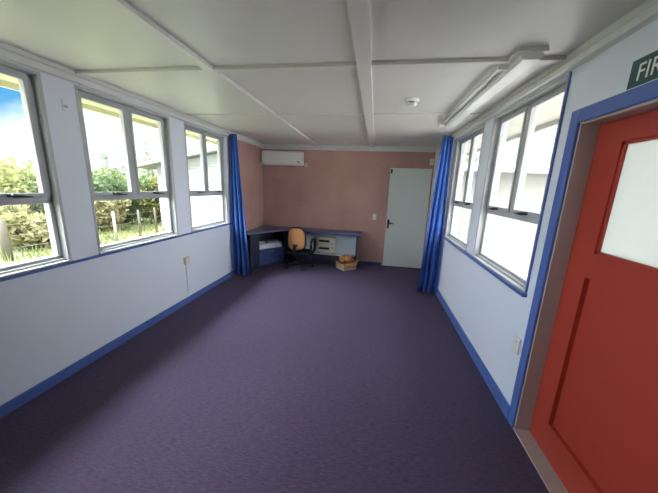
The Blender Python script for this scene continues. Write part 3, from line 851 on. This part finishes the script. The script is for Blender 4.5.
# row of bushes, from the near window to the far one
PL = [
 ('bush', 'broad yellow green bush at the left edge of the first window', 'bush', -13.2, 7.6, 2.9, 2.0, 'leaf_yellow', 11),
 ('bush', 'mid green bush just outside the near left window', 'bush', -12.0, 8.7, 2.4, 1.6, 'leaf_mid', 12),
 ('bush', 'dark green bush behind the first fence posts', 'bush', -13.8, 10.6, 2.5, 1.8, 'leaf_dark', 13),
 ('bush', 'bush with tan dry leaves left of the white fence post', 'bush', -10.6, 9.2, 1.5, 1.0, 'leaf_dry', 14),
 ('bush', 'dark leafy bush behind the white fence post', 'bush', -11.6, 11.3, 2.2, 1.5, 'leaf_dark', 15),
 ('bush', 'yellow green bush against the corner of the white building', 'bush', -10.5, 12.0, 2.5, 1.4, 'leaf_yellow', 16),
 ('bush', 'tall mid green bush seen below the thin pale trees', 'bush', -14.5, 13.6, 3.0, 2.0, 'leaf_mid', 17),
 ('bush', 'low dry tan shrub at the foot of the thick fence post', 'bush', -9.6, 6.4, 1.1, 0.9, 'leaf_dry', 18),
 ('bush', 'far green bush left of the thick fence post', 'bush', -15.0, 5.4, 3.2, 2.4, 'leaf_mid', 19),
 ('bush', 'tan grassy shrub behind the wire fence at the first window', 'bush', -11.4, 6.4, 1.5, 1.3, 'leaf_dry', 20),
]
for a in PL: plant(*a, n=2600, size=0.13, group='bushes beyond the fence')
plant('slender_tree', 'thin pale tree in the middle of the middle window', 'tree', -16.2, 14.9, 4.0, 0.8, 'leaf_pale', 31, 420, 0.16, tall=True, group='thin pale trees')
plant('slender_tree', 'thin pale tree left of the sash bar of the middle window', 'tree', -14.4, 14.6, 3.9, 0.7, 'leaf_pale', 32, 380, 0.16, tall=True, group='thin pale trees')
plant('slender_tree', 'tallest thin pale tree rising above the white roof', 'tree', -15.5, 17.2, 5.0, 0.55, 'leaf_pale', 33, 420, 0.15, tall=True, group='thin pale trees')
plant('slender_tree', 'wispy pale tree in the near left window', 'tree', -17.0, 11.9, 3.4, 0.9, 'leaf_pale', 34, 420, 0.16, tall=True, group='thin pale trees')
plant('tree', 'leafy tree showing above the white clad building', 'tree', 4.2, 15.5, 4.3, 1.6, 'leaf_mid', 35, 2000, 0.16)

def post(label, x, y, h, r, mat):
    bm = bmesh.new()
    tube(bm, [(x, y, GZ - 0.05), (x + 0.01, y, GZ + h * 0.6), (x - 0.01, y + 0.01, GZ + h)], [r * 1.05, r, r * 0.92], 10)
    return tag(obj('fence_post', bm, mat), label, 'fence post', 'fence posts')
FP = [(-8.75, 5.15, 1.0, 0.085, 'post', 'thick weathered fence post in the near left window'),
      (-8.55, 6.9, 0.95, 0.04, 'post', 'slim weathered fence post left of the white post'),
      (-8.1, 7.45, 1.05, 0.04, 'post_white', 'white painted fence post in the middle window'),
      (-8.4, 8.7, 1.0, 0.04, 'post', 'weathered fence post just past the white post'),
      (-8.6, 9.7, 1.0, 0.04, 'post', 'second weathered fence post past the white post'),
      (-9.2, 10.9, 1.05, 0.04, 'post_white', 'white fence post nearest the white building')]
for (x, y, h, r, m_, l) in FP: post(l, x, y, h, r, m_)
bm = bmesh.new()
for z in (0.30, 0.60, 0.88):
    tube(bm, [(-9.2, 2.0, GZ + z)] + [(x, y, GZ + z) for x, y, *_ in FP], 0.005, 6)
tag(obj('fence_wire', bm, 'wire'), 'strands of wire strung between the fence posts', 'wire')
# rough grass
rnd = random.Random(5)
bm = bmesh.new()
for _ in range(9000):
    x, y = rnd.uniform(-15.5, -4.5), rnd.uniform(1.5, 15)
    if x > -9 and y > 9.4: continue
    h = rnd.uniform(0.10, 0.34); a = rnd.uniform(0, PI); w = rnd.uniform(0.012, 0.03); lx, ly = rnd.gauss(0, 0.08), rnd.gauss(0, 0.08)
    c, s_ = math.cos(a) * w, math.sin(a) * w
    bm.faces.new([bm.verts.new(p) for p in ((x - c, y - s_, GZ - 0.01), (x + c, y + s_, GZ - 0.01), (x + lx, y + ly, GZ + h))])
tag(obj('grass', bm, 'grass'), 'dry yellow grass growing around the wire fence', 'grass', kind='stuff')

# ------------------------------------------------------------------ sky and sun
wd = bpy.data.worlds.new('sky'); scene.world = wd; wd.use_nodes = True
nt = wd.node_tree; nt.nodes.clear()
tc = nt.nodes.new('ShaderNodeTexCoord')
def vdot(v):
    n = nt.nodes.new('ShaderNodeVectorMath'); n.operation = 'DOT_PRODUCT'; n.inputs[1].default_value = Vector(v).normalized()
    nt.links.new(tc.outputs['Generated'], n.inputs[0]); return n.outputs['Value']
def math_(op, a, b):
    n = nt.nodes.new('ShaderNodeMath'); n.operation = op
    for i, v in enumerate((a, b)):
        if isinstance(v, (int, float)): n.inputs[i].default_value = v
        else: nt.links.new(v, n.inputs[i])
    return n.outputs[0]
cl = nt.nodes.new('ShaderNodeTexNoise'); cl.inputs['Scale'].default_value = 3.2; cl.inputs['Detail'].default_value = 7; cl.inputs['Roughness'].default_value = 0.55
nt.links.new(tc.outputs['Generated'], cl.inputs['Vector'])
# break in the cloud towards one part of the sky
gap = nt.nodes.new('ShaderNodeMapRange'); gap.inputs['From Min'].default_value = 0.953; gap.inputs['From Max'].default_value = 0.984
nt.links.new(vdot((-0.90, 0.40, 0.30)), gap.inputs['Value'])
dens = math_('SUBTRACT', math_('ADD', cl.outputs['Fac'], 0.22), math_('MULTIPLY', gap.outputs['Result'], 0.62))
rp = nt.nodes.new('ShaderNodeMapRange'); rp.inputs['From Min'].default_value = 0.32; rp.inputs['From Max'].default_value = 0.62
nt.links.new(dens, rp.inputs['Value'])
mixc = nt.nodes.new('ShaderNodeMix'); mixc.data_type = 'RGBA'
mixc.inputs[6].default_value = (0.07, 0.31, 0.58, 1)
mixc.inputs[7].default_value = (0.90, 0.95, 1.0, 1)
nt.links.new(rp.outputs['Result'], mixc.inputs[0])
# sky dimmed towards the view, kept bright at unseen sides to light the room
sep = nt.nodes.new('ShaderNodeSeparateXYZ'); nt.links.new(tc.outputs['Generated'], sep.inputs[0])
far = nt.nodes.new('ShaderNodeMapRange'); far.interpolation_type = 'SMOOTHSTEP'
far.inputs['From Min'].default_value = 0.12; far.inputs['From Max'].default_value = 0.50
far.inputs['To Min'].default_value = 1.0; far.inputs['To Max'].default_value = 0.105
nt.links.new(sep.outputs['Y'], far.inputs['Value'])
bg = nt.nodes.new('ShaderNodeBackground')
# bright sky patch added high outside the left windows, unseen, lighting the floor
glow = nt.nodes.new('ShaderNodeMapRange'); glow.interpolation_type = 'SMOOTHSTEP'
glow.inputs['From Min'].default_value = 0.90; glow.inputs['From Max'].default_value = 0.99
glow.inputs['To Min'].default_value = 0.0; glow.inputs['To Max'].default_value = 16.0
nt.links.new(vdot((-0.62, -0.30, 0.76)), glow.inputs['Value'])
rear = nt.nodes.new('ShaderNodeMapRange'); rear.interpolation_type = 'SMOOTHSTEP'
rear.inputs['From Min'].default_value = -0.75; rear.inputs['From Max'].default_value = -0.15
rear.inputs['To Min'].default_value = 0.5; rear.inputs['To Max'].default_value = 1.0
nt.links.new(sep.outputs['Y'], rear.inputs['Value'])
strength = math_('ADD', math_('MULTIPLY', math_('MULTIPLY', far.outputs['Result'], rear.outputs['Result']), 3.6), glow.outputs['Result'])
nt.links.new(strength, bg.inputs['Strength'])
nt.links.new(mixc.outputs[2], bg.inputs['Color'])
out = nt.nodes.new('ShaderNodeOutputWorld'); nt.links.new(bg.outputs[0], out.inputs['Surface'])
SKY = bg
sun = bpy.data.lights.new('sun', 'SUN'); sun.energy = 0.6; sun.angle = 0.15; sun.color = (1.0, 0.95, 0.86)
so = bpy.data.objects.new('sun', sun); COL.objects.link(so)
so.rotation_euler = Vector((0.22, -0.62, 0.95)).to_track_quat('Z', 'Y').to_euler()

# ------------------------------------------------------------------ camera
cam = bpy.data.cameras.new('camera'); cam.sensor_width = 36.0; cam.lens = 274.511 / 658 * 36.0
cam.clip_start = 0.02; cam.clip_end = 300
co = bpy.data.objects.new('camera', cam); COL.objects.link(co)
pitch, yaw, roll = math.radians(12.41021), math.radians(8.93897), math.radians(-2.20867)
fw = Vector((-math.sin(yaw) * math.cos(pitch), math.cos(yaw) * math.cos(pitch), -math.sin(pitch)))
r0 = Vector((math.cos(yaw), math.sin(yaw), 0)); d0 = fw.cross(r0)
rr = math.cos(roll) * r0 + math.sin(roll) * d0; dd = -math.sin(roll) * r0 + math.cos(roll) * d0
m = Matrix((rr, -dd, -fw)).transposed().to_4x4(); m.translation = (0, 0, EYE)
co.matrix_world = m
scene.camera = co

scene.view_settings.view_transform = 'Standard'; scene.view_settings.look = 'None'
scene.view_settings.gamma = 1.0; scene.view_settings.use_curve_mapping = False
scene.view_settings.exposure = 2.2
scene.cycles.max_bounces = 14; scene.cycles.diffuse_bounces = 8; scene.cycles.glossy_bounces = 4
scene.cycles.transparent_max_bounces = 24; scene.cycles.transmission_bounces = 8
scene.cycles.sample_clamp_indirect = 8.0
scene.cycles.use_denoising = True
